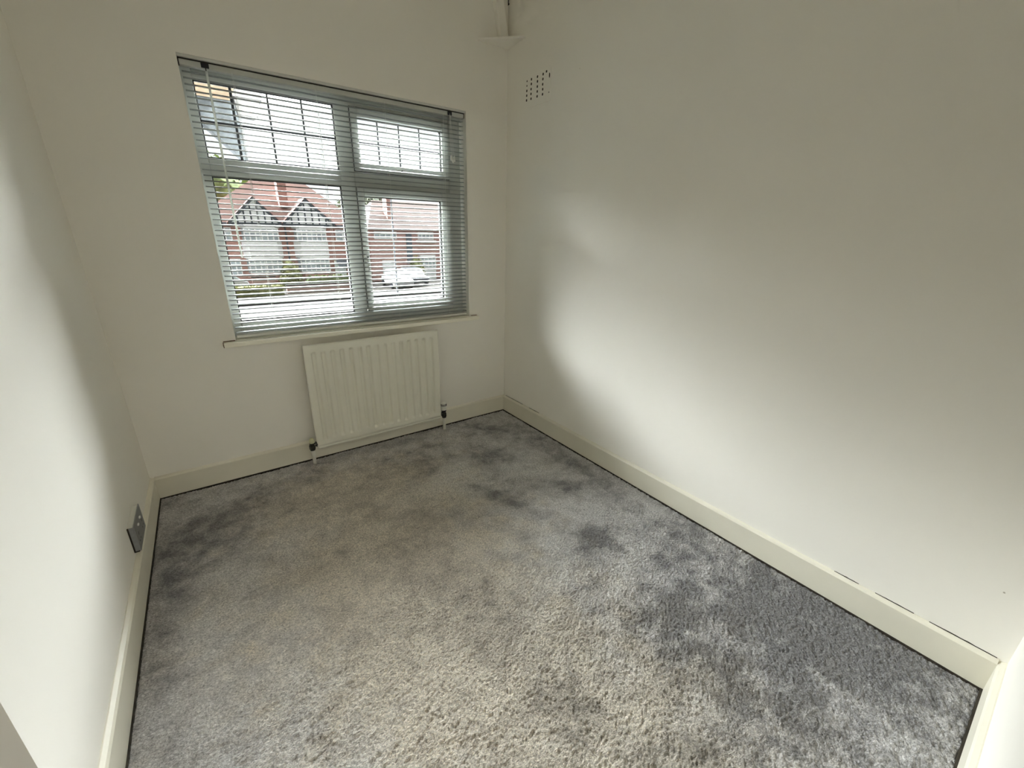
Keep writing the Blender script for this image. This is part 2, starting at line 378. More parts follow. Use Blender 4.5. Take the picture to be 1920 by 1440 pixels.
# ---- window board (sill)
b = MB()
b.box(-1.806, -.249, -.0355, 0, .770, .7955); b.box(WX0+.001, WX1-.001, 0, .095, .770, .7990)
sill = b.build('window_sill', M_SILL, bevel=.004)
tag(sill, 'cream painted wooden window sill with chipped ends above the radiator', 'window sill')
b = MB()
for (x0, x1, z) in ((-1.806, -1.752, .7965), (-.300, -.251, .7965)): b.box(x0, x1, -.004, -.0006, z, z+.004)
b.box(-1.8085, -1.8055, -.034, -.004, .7705, .7945); b.box(-.2495, -.2465, -.020, -.003, .773, .794)
for i in range(16):
    x = -1.76+1.5*random.random(); b.box(x, x+.006+.03*random.random(), -.004, -.0005, .7675, .7702)
b.build('paint_chip', M_CHIP, parent=sill, label='bare brown chipped patches')

# ------------------------------------------------------------------ window
FY0, FY1 = .092, .155
win = MB()
def frame_rect(mb, x0, x1, z0, z1, l, r, bt, t, y0, y1):
    mb.box(x0, x0+l, y0, y1, z0, z1); mb.box(x1-r, x1, y0, y1, z0, z1)
    mb.box(x0+l, x1-r, y0, y1, z0, z0+bt); mb.box(x0+l, x1-r, y0, y1, z1-t, z1)
frame_rect(win, WX0, WX1, WZ0-.001, WZ1, .044, .082, .080, .066, FY0, FY1)
win.box(-1.087, -1.006, FY0, FY1, .8795, 2.0125); 
win.box(-1.704, -1.087, FY0, FY1, 1.604, 1.686); win.box(-1.006, -.394, FY0, FY1, 1.606, 1.688)
wf = win.build('window_1', M_PVC, kind='structure', bevel=.004, label='white double glazed window frame')
def ring(mb, x0, x1, z0, z1, t, y0, y1): frame_rect(mb, x0, x1, z0, z1, t, t, t, t, y0, y1)
def pane(x0, x1, z0, z1, parent, y=.118):
    g = MB(); g.box(x0, x1, y, y+.004, z0, z1); g.build('glass_pane', M_GLASS, parent=parent)
    k = MB(); ring(k, x0, x1, z0, z1, .005, FY0+.010, y); k.build('rubber_seal', M_GASKET, parent=parent)
def lead(xs, z, x0, x1, z0, z1, parent, y=.116):
    k = MB()
    for x, wd in xs: k.box(x-wd/2, x+wd/2, y-.0015, y+.0075, z0, z1)
    k.box(x0, x1, y-.0012, y+.0072, z-.004, z+.004)
    k.build('leaded_bars', M_LEAD, parent=parent)
pane(-1.704, -1.087, 1.686, 2.010, wf); lead([(-1.558, .011), (-1.40, .007), (-1.242, .007)], 1.846, -1.704, -1.087, 1.686, 2.010, wf)
pane(-1.704, -1.087, .880, 1.604, wf)
# opening lights
def sash(x0, x1, z0, z1, gx0, gx1, gz0, gz1):
    s = MB(); frame_rect(s, x0, x1, z0, z1, gx0-x0, x1-gx1, gz0-z0, z1-gz1, FY0-.014, FY1-.012)
    so = s.build('sash', M_PVC, parent=wf, bevel=.004)
    k = MB(); ring(k, x0-.003, x1+.003, z0-.003, z1+.003, .0035, FY0-.003, FY0-.0005); k.build('sash_seal', M_GASKET, parent=wf)
    return so
s1 = sash(-1.003, -.397, 1.690, 2.011, -.966, -.445, 1.729, 1.964)
pane(-.966, -.445, 1.729, 1.964, s1); lead([(-.843, .007), (-.714, .007), (-.583, .007)], 1.842, -.966, -.445, 1.729, 1.964, s1)
s2 = sash(-1.003, -.397, .883, 1.603, -.965, -.458, .926, 1.557)
pane(-.965, -.458, .926, 1.557, s2)
def handle(x, z, vert, parent):
    h = MB()
    if vert:
        h.box(x-.010, x+.010, FY0-.026, FY0-.014, z-.03, z+.03); h.tube([(x, FY0-.026, z), (x, FY0-.034, z-.01), (x+.004, FY0-.036, z-.075)], [.009, .008, .006])
    else:
        h.box(x-.035, x+.035, FY0-.026, FY0-.014, z-.009, z+.009); h.tube([(x, FY0-.026, z), (x+.012, FY0-.034, z), (x+.07, FY0-.036, z-.004)], [.009, .008, .006])
    h.build('window_handle', M_PLW, parent=parent, bevel=.002)
    k = MB(); k.tube([(x, FY0-.030, z+.012 if vert else z), (x, FY0-.036, z+.012 if vert else z)], .005, 8)
    k.build('handle_button', M_BLACK, parent=parent)
handle(-.728, 1.708, False, s1); handle(-.984, 1.200, True, s2)

# ------------------------------------------------------------------ venetian blind
bl = empty('venetian_blind', 'white aluminium venetian blind with open slats hanging in the window recess', 'blind', (-1.03, .03, WZ1))
def part(mb, name, mats, **k):
    o = mb.build(name, mats, **k); reparent(o, bl); return o
BX0, BX1 = -1.739, -.324; BY = .0305
b = MB(); b.prism([(.0155, 2.040), (.0160, 2.0615), (.0445, 2.0615), (.0445, 2.038), (.020, 2.038)], 0, -1.743, -.320); hr = part(b, 'headrail', M_RAIL, bevel=.0015)
b = MB(); b.box(-1.744, -.319, .0165, .046, 2.0615, 2.0665); b.box(-1.7465, -1.7435, .0165, .045, 2.040, 2.0665); b.box(-.3188, -.316, .0165, .045, 2.040, 2.0665)
part(b, 'headrail_shade', M_DARK)  # solid dark strips painted as the gap shadow above and beside the headrail
pk = MB(); pk.box(WX0+.001, WX1-.001, .004, .048, 2.0670, 2.0778); pk.build('trim_6', M_PVC, kind='structure', label='grey packing strip above the blind headrail')
# curved slats
tilt = math.radians(5.5); ch, sag = .0290, .0050
b = MB(); NP = 7; NX = 24
def slat_profile():
    P = []
    for i in range(NP):
        u = -1+2*i/(NP-1); yy = u*ch/2; zz = sag*(1-u*u)
        P.append((yy*math.cos(tilt)-zz*math.sin(tilt), zz*math.cos(tilt)+yy*math.sin(tilt)))
    return P
prof = slat_profile()
NS = 49
for i in range(NS):
    z = 2.0180-.02468*i
    a = random.uniform(-.0004, .0004); vs = []; fs = []
    th = .0006
    for k in range(NX+1):
        t = k/NX; x = BX0+(BX1-BX0)*t; dz = -.0006*math.sin(math.pi*t)+a*(t-.5)
        if i == 2: dz += .003*math.exp(-((x+.75)/.12)**2)*-1
        vs += [(x, BY+p[0], z+p[1]+dz) for p in prof]+[(x, BY+p[0], z+p[1]+dz-th) for p in prof[::-1]]
    n2 = 2*NP
    fs = [(k*n2+j, k*n2+(j+1) % n2, (k+1)*n2+(j+1) % n2, (k+1)*n2+j) for k in range(NX) for j in range(n2)]
    fs += [tuple(range(n2))[::-1], tuple(NX*n2+j for j in range(n2))]
    b.add(vs, fs)
sl = part(b, 'slats', M_SLAT, smooth=False)
b = MB(); b.prism([(BY-.012, .8065), (BY-.0135, .816), (BY-.010, .8205), (BY+.010, .8205), (BY+.0135, .816), (BY+.012, .8065)], 0, BX0, BX1)
br_ = part(b, 'bottom_rail', M_PLW, bevel=.001)
LX = (-1.547, -1.186, -.825, -.461)
for x in LX:
    b = MB()
    for yy in (BY-.0152, BY+.0152): b.tube([(x, yy, 2.044), (x, yy, .815)], .0007, 5)
    for i in range(NS): 
        z = 2.0155-.02468*i
        if z > .84: b.tube([(x, BY-.0152, z-.0028), (x, BY+.0152, z+.0028)], .0004, 4)
    part(b, 'ladder_cord', M_CORD)
    b = MB(); b.tube([(x+.006, BY, 2.044), (x+.006, BY, .812)], .0007, 5); part(b, 'lift_cord', M_CORD)
    b = MB(); b.tube([(x, BY-.004, .8085), (x, BY-.004, .8015)], [.006, .007], 10); part(b, 'cord_button', M_PLW)
# tilt wand
b = MB(); b.box(-1.664, -1.634, .0105, .0160, 2.041, 2.060); cap = part(b, 'tilt_gear', M_BLACK, bevel=.001)
b = MB(); b.tube([(-1.648, .012, 2.042), (-1.648, .007, 2.036), (-1.648, .007, 2.026)], .0022, 8); part(b, 'wand_hook', M_CHROME)
b = MB(); b.tube([(-1.648, .0065, 2.028), (-1.6465, .0065, 1.222)], .0050, 6); part(b, 'tilt_wand', M_WAND)
# lift cords with tassels
b = MB(); b.box(-.432, -.404, .0105, .0160, 2.041, 2.060); part(b, 'cord_lock', M_BLACK, bevel=.001)
for dx, zt in ((-.008, 1.815), (0, 1.803), (.008, 1.812)):
    b = MB(); b.tube([(-.418, .011, 2.050), (-.418+dx, .006, 1.95), (-.408+dx*1.2, .004, zt)], .0009, 5); part(b, 'pull_cord', M_CORD)
    b = MB(); xx = -.408+dx*1.4; b.tube([(xx, .004, zt+.006), (xx, .004, zt), (xx, .004, zt-.018), (xx, .004, zt-.024)], [.003, .0052, .0066, .0035], 10)
    part(b, 'tassel', M_PLW, smooth=True)

# ------------------------------------------------------------------ radiator
RX0, RX1, RZ0, RZ1, RY = -1.448, -.614, .0975, .7466, -.100
rad = empty('radiator', 'cream single panel radiator with vertical grooves under the window', 'radiator', ((RX0+RX1)/2, -.05, 0))
# front panel as a height field
NGR = 15; pitch_g = (RX1-RX0-.050)/NGR; gx0 = RX0+.025
def groove(x, z):
    u = (x-gx0)/pitch_g
    if u < 0 or u > NGR: return 0.
    c = abs(u-math.floor(u)-.5)*pitch_g            # distance from groove centre
    hw = .0135
    gx = min(1, max(0, (hw-c)/.007)); gx = gx*gx*(3-2*gx)
    zt = min(1, max(0, (RZ1-.040-z)/.020)); zt = zt*zt*(3-2*zt)
    zb = min(1, max(0, (z-(RZ0+.048))/.020)); zb = zb*zb*(3-2*zb)
    return .013*gx*zt*zb
xs = np.linspace(RX0, RX1, NGR*16+1).tolist()
zs = [RZ0, RZ0+.004, RZ0+.012, RZ0+.0135, RZ0+.015, RZ0+.03]+np.linspace(RZ0+.04, RZ0+.08, 12).tolist()+np.linspace(RZ0+.1, RZ1-.1, 8).tolist()+np.linspace(RZ1-.07, RZ1-.03, 12).tolist()+[RZ1-.016, RZ1-.006, RZ1-.002, RZ1]
vs = []; nx_, nz_ = len(xs), len(zs)
for z in zs:
    for x in xs:
        e = min(x-RX0, RX1-x); y = RY+groove(x, z)
        if e < .004: y += .004*(1-e/.004)**2
        if z > RZ1-.006: y += .006*((z-RZ1+.006)/.006)**2
        if z < RZ0+.004: y += .004
        if abs(z-(RZ0+.0135)) < .001: y += .006
        vs.append((x, y, z))
fs = [(j*nx_+i, j*nx_+i+1, (j+1)*nx_+i+1, (j+1)*nx_+i) for j in range(nz_-1) for i in range(nx_-1)]
b = MB(); b.add(vs, fs)
o = b.build('front_panel', M_RAD, smooth=True); reparent(o, rad)
b = MB(); b.box(RX0+.001, RX1-.001, RY+.0145, RY+.022, RZ0+.002, RZ1-.002); b.box(RX0, RX0+.003, RY+.003, RY+.020, RZ0, RZ1); b.box(RX1-.003, RX1, RY+.003, RY+.020, RZ0, RZ1)
o = b.build('back_panel', M_RAD); reparent(o, rad)
for x in (RX0+.14, RX1-.14):
    b = MB(); b.box(x-.02, x+.02, RY+.020, -.001, RZ0+.05, RZ0+.054); b.box(x-.02, x+.02, RY+.020, -.001, RZ1-.12, RZ1-.116); b.box(x-.02, x+.02, -.003, -.001, RZ0+.05, RZ1-.116)
    o = b.build('wall_bracket', M_RAD); reparent(o, rad)
def valve(x, side, trv):
    yv = -.082
    b = MB(); b.tube([(x, yv, -.01), (x, yv, .100)], .0105, 14); o = b.build('supply_pipe', M_PIPE, smooth=True); reparent(o, rad)
    b = MB(); b.tube([(x, yv, .092), (x, yv, .100), (x, yv, .101), (x, yv, .125), (x, yv, .126), (x, yv, .140)], [.015, .015, .0185, .0185, .015, .015], 8)
    b.tube([(x, yv, .122), (x-side*.022, yv, .126)], [.011, .0125], 8); b.tube([(x-side*.015, yv, .126), (x-side*.05, yv, .128)], .0085, 12)
    b.tube([(x-side*.020, yv, .126), (x-side*.033, yv, .127)], .018, 6)
    o = b.build('valve_body', M_CHROME); reparent(o, rad)
    if trv:
        b = MB(); b.tube([(x, yv, .138), (x, yv, .150), (x, yv, .152)], [.015, .0195, .020], 12); o = b.build('collar', M_BLACK); reparent(o, rad)
        b = MB(); b.tube([(x, yv, .150), (x, yv, .153), (x, yv, .172), (x, yv, .178), (x, yv, .203), (x, yv, .210)], [.014, .0205, .0205, .019, .018, .010], 16)
        o = b.build('thermostat_head', M_PLW); reparent(o, rad)
        b2 = MB()
        for k in range(12):
            a = 2*math.pi*k/12; p = Vector((x+math.cos(a)*.0185, yv+math.sin(a)*.0185, .190)); b2.box(p.x-.0018, p.x+.0018, p.y-.0018, p.y+.0018, .183, .199)
        g = b2.build('grip_slots', M_BLACK, label='black grip slots'); reparent(g, rad)
    else:
        b = MB(); b.tube([(x, yv, .138), (x, yv, .142), (x, yv, .165), (x, yv, .172)], [.0135, .015, .0125, .007], 12); o = b.build('valve_cap', M_YCAP, smooth=True, label='yellowed plastic cap'); reparent(o, rad)
valve(-1.475, -1, False); valve(-.585, 1, True)

# ------------------------------------------------------------------ wall socket
so = empty('wall_socket', 'brushed metal double wall socket just above the left skirting board', 'socket', (-W, -.585, .19))
b = MB(); b.box(-W, -W+.018, -.680, -.502, .142, .250); o = b.build('back_box', M_PLW, bevel=.002); reparent(o, so)
b = MB(); b.box(-W+.004, -W+.0178, -.6832, -.6801, .1425, .2495); o = b.build('end_cap', M_STEEL); reparent(o, so)
b = MB(); b.box(-W+.018, -W+.022, -.683, -.499, .139, .253); o = b.build('face_plate', M_STEEL, bevel=.0015); reparent(o, so)
for yy in (-.563, -.619):
    b = MB(); b.box(-W+.022, -W+.027, yy-.007, yy+.007, .219, .226); o = b.build('rocker_switch', M_PLW, bevel=.001); reparent(o, so)
for yy in (-.540, -.642):
    b = MB()
    b.box(-W+.0216, -W+.0224, yy-.004, yy+.004, .190, .204)
    for d in (-.012, .012): b.box(-W+.0216, -W+.0224, yy+d-.005, yy+d+.005, .166, .171)
    o = b.build('pin_holes', M_BLACK); reparent(o, so)
b = MB(); b.box(-W+.0002, -W+.005, -.6850, -.6802, .141, .2505); b.box(-W+.0002, -W+.017, -.684, -.500, .137, .1415); o = b.build('edge_shade', M_DARK); reparent(o, so)  # dark strips paint the shade along the near and lower edges

# ------------------------------------------------------------------ air vent (plate with punched holes, painted over)
ve = empty('air_vent', 'small painted air vent plate with rows of round holes high on the right wall', 'vent', (0, -.32, 2.18))
b = MB(); b.box(-.004, 0, -.440, -.205, 2.095, 2.262); o = b.build('vent_plate', M_WALL, bevel=.0015); reparent(o, ve)
cols = [-.217, -.261, -.320, -.371]; rows = [2.140, 2.165, 2.190, 2.216, 2.240]
def hole(y, z, r, sz=1.0):
    mb = MB(); n = 12
    mb.add([(-.0043, y+r*math.cos(2*math.pi*k/n), z+r*sz*math.sin(2*math.pi*k/n)) for k in range(n)]+[(-.0030, y+r*math.cos(2*math.pi*k/n), z+r*sz*math.sin(2*math.pi*k/n)) for k in range(n)],
           [tuple(range(n)), tuple(range(n, 2*n))[::-1]]+[(k, (k+1) % n, n+(k+1) % n, n+k) for k in range(n)])
    o = mb.build('vent_hole', M_DARK); reparent(o, ve)
for ci, y in enumerate(cols):
    for ri, z in enumerate(rows): hole(y+random.uniform(-.001, .001), z, .0064 if not (ci == 0 and ri > 2) else .0046, 1.15)
hole(-.402, 2.246, .0064); hole(-.430, 2.221, .0050, 2.6); hole(-.430, 2.138, .0035, 1.1)

# ================================================================== outside
K = 1.9
def HX(x): return -1.82+(x+1.82)*K
def HZ(z): return 1.356+(z-1.356)*K
YF = 44.17; GZ = -3.80
B_BRICK = brick_mat('red_brick', (0.44, 0.215, 0.175), (0.34, 0.16, 0.13), (0.40, 0.32, 0.28))
B_BRICK2 = brick_mat('pale_red_brick', (0.46, 0.26, 0.22), (0.38, 0.20, 0.17), (0.46, 0.38, 0.35))
B_WALLBR = brick_mat('garden_brick', (0.36, 0.22, 0.19), (0.29, 0.17, 0.145), (0.36, 0.30, 0.26))
def tiles(name, c):
    m, n, b = new_mat(name); L = n.links.new
    tc = n.nodes.new('ShaderNodeTexCoord'); wv = n.nodes.new('ShaderNodeTexWave'); wv.wave_type = 'BANDS'; wv.bands_direction = 'Z'
    wv.inputs['Scale'].default_value = 1.6; wv.inputs['Distortion'].default_value = 1.0; wv.inputs['Detail'].default_value = 2
    nz = n.nodes.new('ShaderNodeTexNoise'); nz.inputs['Scale'].default_value = 1.4; nz.inputs['Detail'].default_value = 6
    L(tc.outputs['Object'], wv.inputs['Vector']); L(tc.outputs['Object'], nz.inputs['Vector'])
    mx = n.nodes.new('ShaderNodeMixRGB'); mx.inputs[1].default_value = (*[v*.82 for v in c], 1); mx.inputs[2].default_value = (*c, 1)
    L(wv.outputs['Fac'], mx.inputs[0])
    m2 = n.nodes.new('ShaderNodeMixRGB'); m2.blend_type = 'MULTIPLY'; m2.inputs[0].default_value = .5
    rp = n.nodes.new('ShaderNodeValToRGB'); rp.color_ramp.elements[0].position = .35; rp.color_ramp.elements[1].position = .65
    rp.color_ramp.elements[0].color = (.6, .62, .6, 1); rp.color_ramp.elements[1].color = (1, 1, 1, 1)
    L(nz.outputs['Fac'], rp.inputs[0]); L(mx.outputs[0], m2.inputs[1]); L(rp.outputs[0], m2.inputs[2])
    L(m2.outputs[0], b.inputs['Base Color']); b.inputs['Roughness'].default_value = .9
    return m
B_ROOF = tiles('red_roof_tiles', (0.100, 0.046, 0.034)); B_ROOF2 = tiles('weathered_roof_tiles', (0.060, 0.036, 0.030))
B_WHITE = simple('white_render', (0.76, 0.76, 0.74), .9, var=.05); B_TIMB = simple('dark_timber', (0.060, 0.070, 0.080), .8, var=.2)
B_WIN = simple('far_window_glass', (0.33, 0.37, 0.38), .3, var=.35, scale=1.2); B_GREY = simple('grey_slate', (0.12, 0.13, 0.15), .8, var=.2)
B_GREEN = simple('green_leaves', (0.115, 0.150, 0.055), .9, var=.45, scale=1.6); B_YEL = simple('yellow_green_leaves', (0.15, 0.155, 0.055), .9, var=.4, scale=2.5)
B_GREEN2 = simple('grey_green_leaves', (0.125, 0.145, 0.105), .9, var=.35, scale=1.6)
B_BARK = simple('bark', (0.0967, 0.0775, 0.0582), .9, var=.3); B_ROAD = simple('asphalt', (0.024, 0.0235, 0.023), .95, var=.08, scale=.8)
B_PAVE = simple('paving', (0.023, 0.0205, 0.019), .95, var=.1, scale=1.5); B_GRASS = simple('garden_ground', (0.021, 0.018, 0.013), .95, var=.3, scale=1.0)

b = MB(); b.box(-80, 90, -90, 33, GZ-.3, GZ); tag(b.build('road', B_ROAD, kind='structure'), 'pale asphalt road beyond the window', 'road')
b = MB(); b.box(-80, 90, 33, 36.5, GZ-.3, GZ+.12); tag(b.build('pavement', B_PAVE, kind='structure'), 'pale pavement on the far side of the road', 'pavement')
b = MB(); b.box(-80, 90, 36.5, 120, GZ-.3, GZ+.10); tag(b.build('front_garden_ground', B_GRASS, kind='structure'), 'garden and driveway ground before the houses', 'ground')

def window_far(parent, x0, x1, z0, z1, y, nx=4, nz=2):
    """white framed window, coordinates in house units"""
    X0, X1, Z0, Z1 = HX(x0), HX(x1), HZ(z0), HZ(z1)
    f = MB(); t = .09
    frame_rect(f, X0, X1, Z0, Z1, t, t, t, t, y-.10, y+.02)
    for i in range(1, nx): x = X0+(X1-X0)*i/nx; f.box(x-.05, x+.05, y-.09, y+.02, Z0+t, Z1-t)
    if nz > 1: z = Z0+(Z1-Z0)*.68; f.box(X0+t, X1-t, y-.08, y+.02, z-.045, z+.045)
    fo = f.build('window', B_WHITE, parent=parent)
    g = MB(); g.box(X0+.02, X1-.02, y-.03, y+.01, Z0+.02, Z1-.02); g.build('pane', B_WIN, parent=fo)
def gable(parent, xl, xr, xa, zb, za, y0, y1, roofmat, nt=7):
    XL, XR, XA, ZB, ZA = HX(xl), HX(xr), HX(xa), HZ(zb), HZ(za)
    b = MB(); b.prism([(XL, ZB), (XR, ZB), (XA, ZA)], 1, y0, y1); g = b.build('gable', B_WHITE, parent=parent)
    t = MB()
    for i in range(1, nt):
        x = XL+(XR-XL)*i/nt; zt = ZB+(ZA-ZB)*((x-XL)/(XA-XL) if x < XA else (XR-x)/(XR-XA)); t.box(x-.06, x+.06, y0-.05, y0, ZB, zt)
    zc_ = ZB+(ZA-ZB)*.62; t.box(XL+(XA-XL)*.62, XR-(XR-XA)*.62, y0-.05, y0, zc_-.05, zc_+.05)
    t.box(XL, XR, y0-.05, y0, ZB-.08, ZB+.05)
    t.build('timber_framing', B_TIMB, parent=g)
    v = MB()
    for (xa_, xb_) in ((XL-.2, XA), (XR+.2, XA)):
        zo = -.2*(ZA-ZB)/abs(XA-XL); w_ = .24
        v.prism([(xa_, ZB+zo), (xb_, ZA+.02), (xb_, ZA+.02+w_), (xa_, ZB+zo+w_)], 1, y0-.16, y0-.06)
    v.build('bargeboard', B_TIMB, parent=g)
    r = MB()
    for (xa_, xb_) in ((XL-.3, XA), (XR+.3, XA)):
        zo = -.3*(ZA-ZB)/abs(XA-XL)
        r.prism([(xa_, ZB+zo+.12), (xb_, ZA+.14), (xb_, ZA+.34), (xa_, ZB+zo+.32)], 1, y0-.14, y1)
    r.build('gable_roof', roofmat, parent=g)
def hip_roof(parent, x0, x1, y0, y1, ze, rx0, rx1, zr, mat):
    ym = (y0+y1)/2
    b = MB(); b.add([(x0, y0, ze), (x1, y0, ze), (x1, y1, ze), (x0, y1, ze), (rx0, ym, zr), (rx1, ym, zr)],
                    [(0, 1, 5, 4), (1, 2, 5), (2, 3, 4, 5), (3, 0, 4), (0, 3, 2, 1)])
    b.build('roof', mat, parent=parent)
def bay(parent, x0, x1, nx, y0):
    b = MB(); X0, X1 = HX(x0), HX(x1)
    poly = [(X0-.25, YF), (X0+.25, y0), (X1-.25, y0), (X1+.25, YF)]
    b.prism(poly, 2, HZ(.07), HZ(.86)); b.prism(poly, 2, HZ(1.46), HZ(1.68))
    o = b.build('bay_panel', B_WHITE, parent=parent)
    b = MB(); b.prism(poly, 2, GZ, HZ(-.62)); b.build('bay_base', B_BRICK, parent=parent)
    b = MB(); q = [(X0-.1, YF), (X0+.3, y0+.12), (X1-.3, y0+.12), (X1+.1, YF)]; b.prism(q, 2, HZ(-.62), HZ(1.46)); b.build('bay_core', B_WIN, parent=parent)
    window_far(parent, x0, x1, .86, 1.46, y0+.08, nx); window_far(parent, x0, x1, -.62, .07, y0+.08, nx)
# --- semi-detached pair with two timbered gables
h1 = empty('semi_detached_house', 'red brick house across the road with two timbered gables and red roof', 'house', (0, 0, 0))
b = MB(); b.box(HX(-1.9), HX(5.5), YF, YF+8, GZ, HZ(1.64)); b.build('brick_wall', B_BRICK, parent=h1)
hip_roof(h1, HX(-2.1), HX(5.75), YF-.5, YF+8.5, HZ(1.63), HX(.95), HX(3.40), 5.95, B_ROOF)
b = MB(); b.box(HX(-2.1), HX(5.75), YF-.62, YF-.45, HZ(1.58), HZ(1.68)); b.build('gutter', B_GREY, parent=h1)
gable(h1, -.42, 1.54, .60, 1.66, 2.66, YF-.9, YF+3.2, B_ROOF)
gable(h1, 1.80, 4.02, 2.84, 1.66, 2.72, YF-.9, YF+3.2, B_ROOF)
bay(h1, .0, 1.46, 6, YF-.85); bay(h1, 2.26, 3.65, 6, YF-.85)
for (a, c) in ((-.95, -.45), (4.2, 4.95)):
    window_far(h1, a, c, .87, 1.46, YF-.02, 2); 
window_far(h1, -.95, -.30, -.75, .05, YF-.02, 3); window_far(h1, 4.75, 5.3, -.9, -.30, YF-.02, 2)
b = MB(); b.box(HX(3.98), HX(4.55), YF-.12, YF+.02, GZ, HZ(-.12)); b.build('front_door', B_WHITE, parent=h1)
b = MB(); b.prism([(YF-1.3, HZ(-.32)), (YF, HZ(-.02)), (YF, HZ(-.10)), (YF-1.3, HZ(-.38))], 0, HX(4.05), HX(5.4)); b.build('porch_roof', B_GREY, parent=h1)
b = MB(); b.box(HX(1.84), HX(2.24), YF+.9, YF+2.1, HZ(2.5), HZ(4.2)); ch_ = b.build('chimney', B_BRICK, parent=h1)
b = MB(); b.box(HX(1.78), HX(2.30), YF+.8, YF+2.2, HZ(3.9), HZ(4.0)); b.build('chimney_cap', B_BRICK2, parent=ch_)
b = MB(); b.tube([(HX(1.84), YF-.05, HZ(1.6)), (HX(1.84), YF-.05, GZ)], .07, 8); b.build('drainpipe', B_GREY, parent=h1)
# --- second house to the right
h2 = empty('brick_house', 'pale red brick house behind parked cars to the right', 'house', (0, 0, 0))
b = MB(); b.box(HX(6.0), HX(12.5), YF, YF+8, GZ, HZ(1.56)); b.build('brick_wall', B_BRICK2, parent=h2)
hip_roof(h2, HX(5.85), HX(12.8), YF-.5, YF+8.5, HZ(1.55), HX(7.0), HX(11.4), 4.75, B_ROOF2)
b = MB(); b.box(HX(5.85), HX(12.8), YF-.62, YF-.45, HZ(1.50), HZ(1.60)); b.build('gutter', B_WHITE, parent=h2)
for (a, c) in ((6.25, 7.55), (8.85, 9.85)): window_far(h2, a, c, 1.0, 1.42, YF-.02, 4)
b = MB(); b.prism([(HX(8.75), YF), (HX(8.85), YF-.8), (HX(9.85), YF-.8), (HX(9.95), YF)], 2, HZ(.82), HZ(.96)); b.build('bay_panel', B_WHITE, parent=h2)
window_far(h2, 8.85, 9.85, -.62, .02, YF-.4, 4)
b = MB(); b.box(HX(8.85), HX(9.85), YF-.4, YF, GZ, HZ(-.62)); b.build('bay_base', B_WHITE, parent=h2)
b = MB(); b.box(HX(8.85), HX(9.85), YF-.4, YF, HZ(.02), HZ(.12)); b.build('bay_head', B_WHITE, parent=h2)
b = MB(); b.box(HX(8.12), HX(8.45), YF-.12, YF, HZ(-.35), HZ(1.3)); b.build('downpipe_recess', B_GREY, parent=h2)
b = MB(); b.box(HX(6.6), HX(7.3), YF-.12, YF, GZ, HZ(-.15)); b.build('front_door', B_WHITE, parent=h2)
b = MB(); b.box(HX(7.3), HX(7.6), YF+1, YF+2.2, HZ(1.8), HZ(3.4)); b.build('chimney', B_BRICK2, parent=h2)

# --- vegetation
def leaf_mesh(cx, cy_, cz, rx, ry, rz, n, size, boxy=False):
    b = MB()
    for _ in range(n):
        if boxy: p = Vector((random.uniform(-1, 1)*rx, random.uniform(-1, 1)*ry, random.uniform(-1, 1)*rz))
        else:
            d = Vector((random.gauss(0, 1), random.gauss(0, 1), random.gauss(0, 1))).normalized()*random.uniform(.55, 1.05)**.5
            k = 1+.22*math.sin(3.1*d.x+2*d.z)+.15*math.sin(5*d.y-4*d.z); p = Vector((d.x*rx*k, d.y*ry*k, d.z*rz*k))
        a = Vector((random.gauss(0, 1), random.gauss(0, 1), random.gauss(0, 1))).normalized(); c = a.orthogonal().normalized()*size*random.uniform(.6, 1.3); a = a.cross(c)
        q = Vector((cx, cy_, cz))+p
        b.add([q-c, q-a*.5, q+c, q+a*.5], [(0, 1, 2, 3)])
    return b
def core(cx, cy_, cz, rx, ry, rz, mat, parent, name='foliage_core'):
    bm = bmesh.new(); bmesh.ops.create_icosphere(bm, subdivisions=3, radius=1)
    for v in bm.verts:
        d = v.co.copy(); k = (1+.22*math.sin(3.1*d.x+2*d.z)+.15*math.sin(5*d.y-4*d.z))*.86
        v.co = Vector((cx+d.x*rx*k, cy_+d.y*ry*k, cz+d.z*rz*k))
    me = bpy.data.meshes.new(name); bm.to_mesh(me); bm.free(); me.materials.append(mat)
    o = bpy.data.objects.new(name, me); COL.objects.link(o); o.parent = parent; return o
def tree(x, y, z, rx, ry, rz, mat, label, n=1800, size=.32):
    t = empty('tree', label, 'tree', (0, 0, 0))
    b = MB(); b.tube([(x, y, GZ), (x+.1, y, GZ+2.5), (x-.1, y, z)], [.35, .28, .15], 8); b.build('trunk', B_BARK, parent=t)
    leaf_mesh(x, y, z, rx, ry, rz, n, size).build('crown', mat, parent=t); core(x, y, z, rx, ry, rz, mat, t)
def bush(x, y, rx, ry, rz, mat, label, n=700, size=.16, name='shrub', cat='shrub'):
    t = empty(name, label, cat, (0, 0, 0)); z = GZ+rz*.9
    leaf_mesh(x, y, z, rx, ry, rz, n, size).build('foliage', mat, parent=t); core(x, y, z, rx, ry, rz, mat, t)
tree(HX(-1.3), YF+14, 4.8, 5.6, 4.2, 3.8, B_GREEN, 'leafy green tree behind the left end of the gabled house')
tree(HX(7.9), YF+14, 3.8, 4.2, 3.5, 2.4, B_GREEN2, 'grey green tree behind the roof of the right house')
bush(HX(1.62), YF-1.9, .95, .8, 1.25, B_YEL, 'yellow green shrub between the two bay windows')
bush(HX(8.36), YF-1.3, .8, .8, 1.25, B_YEL, 'yellow green shrub left of the right house bay')
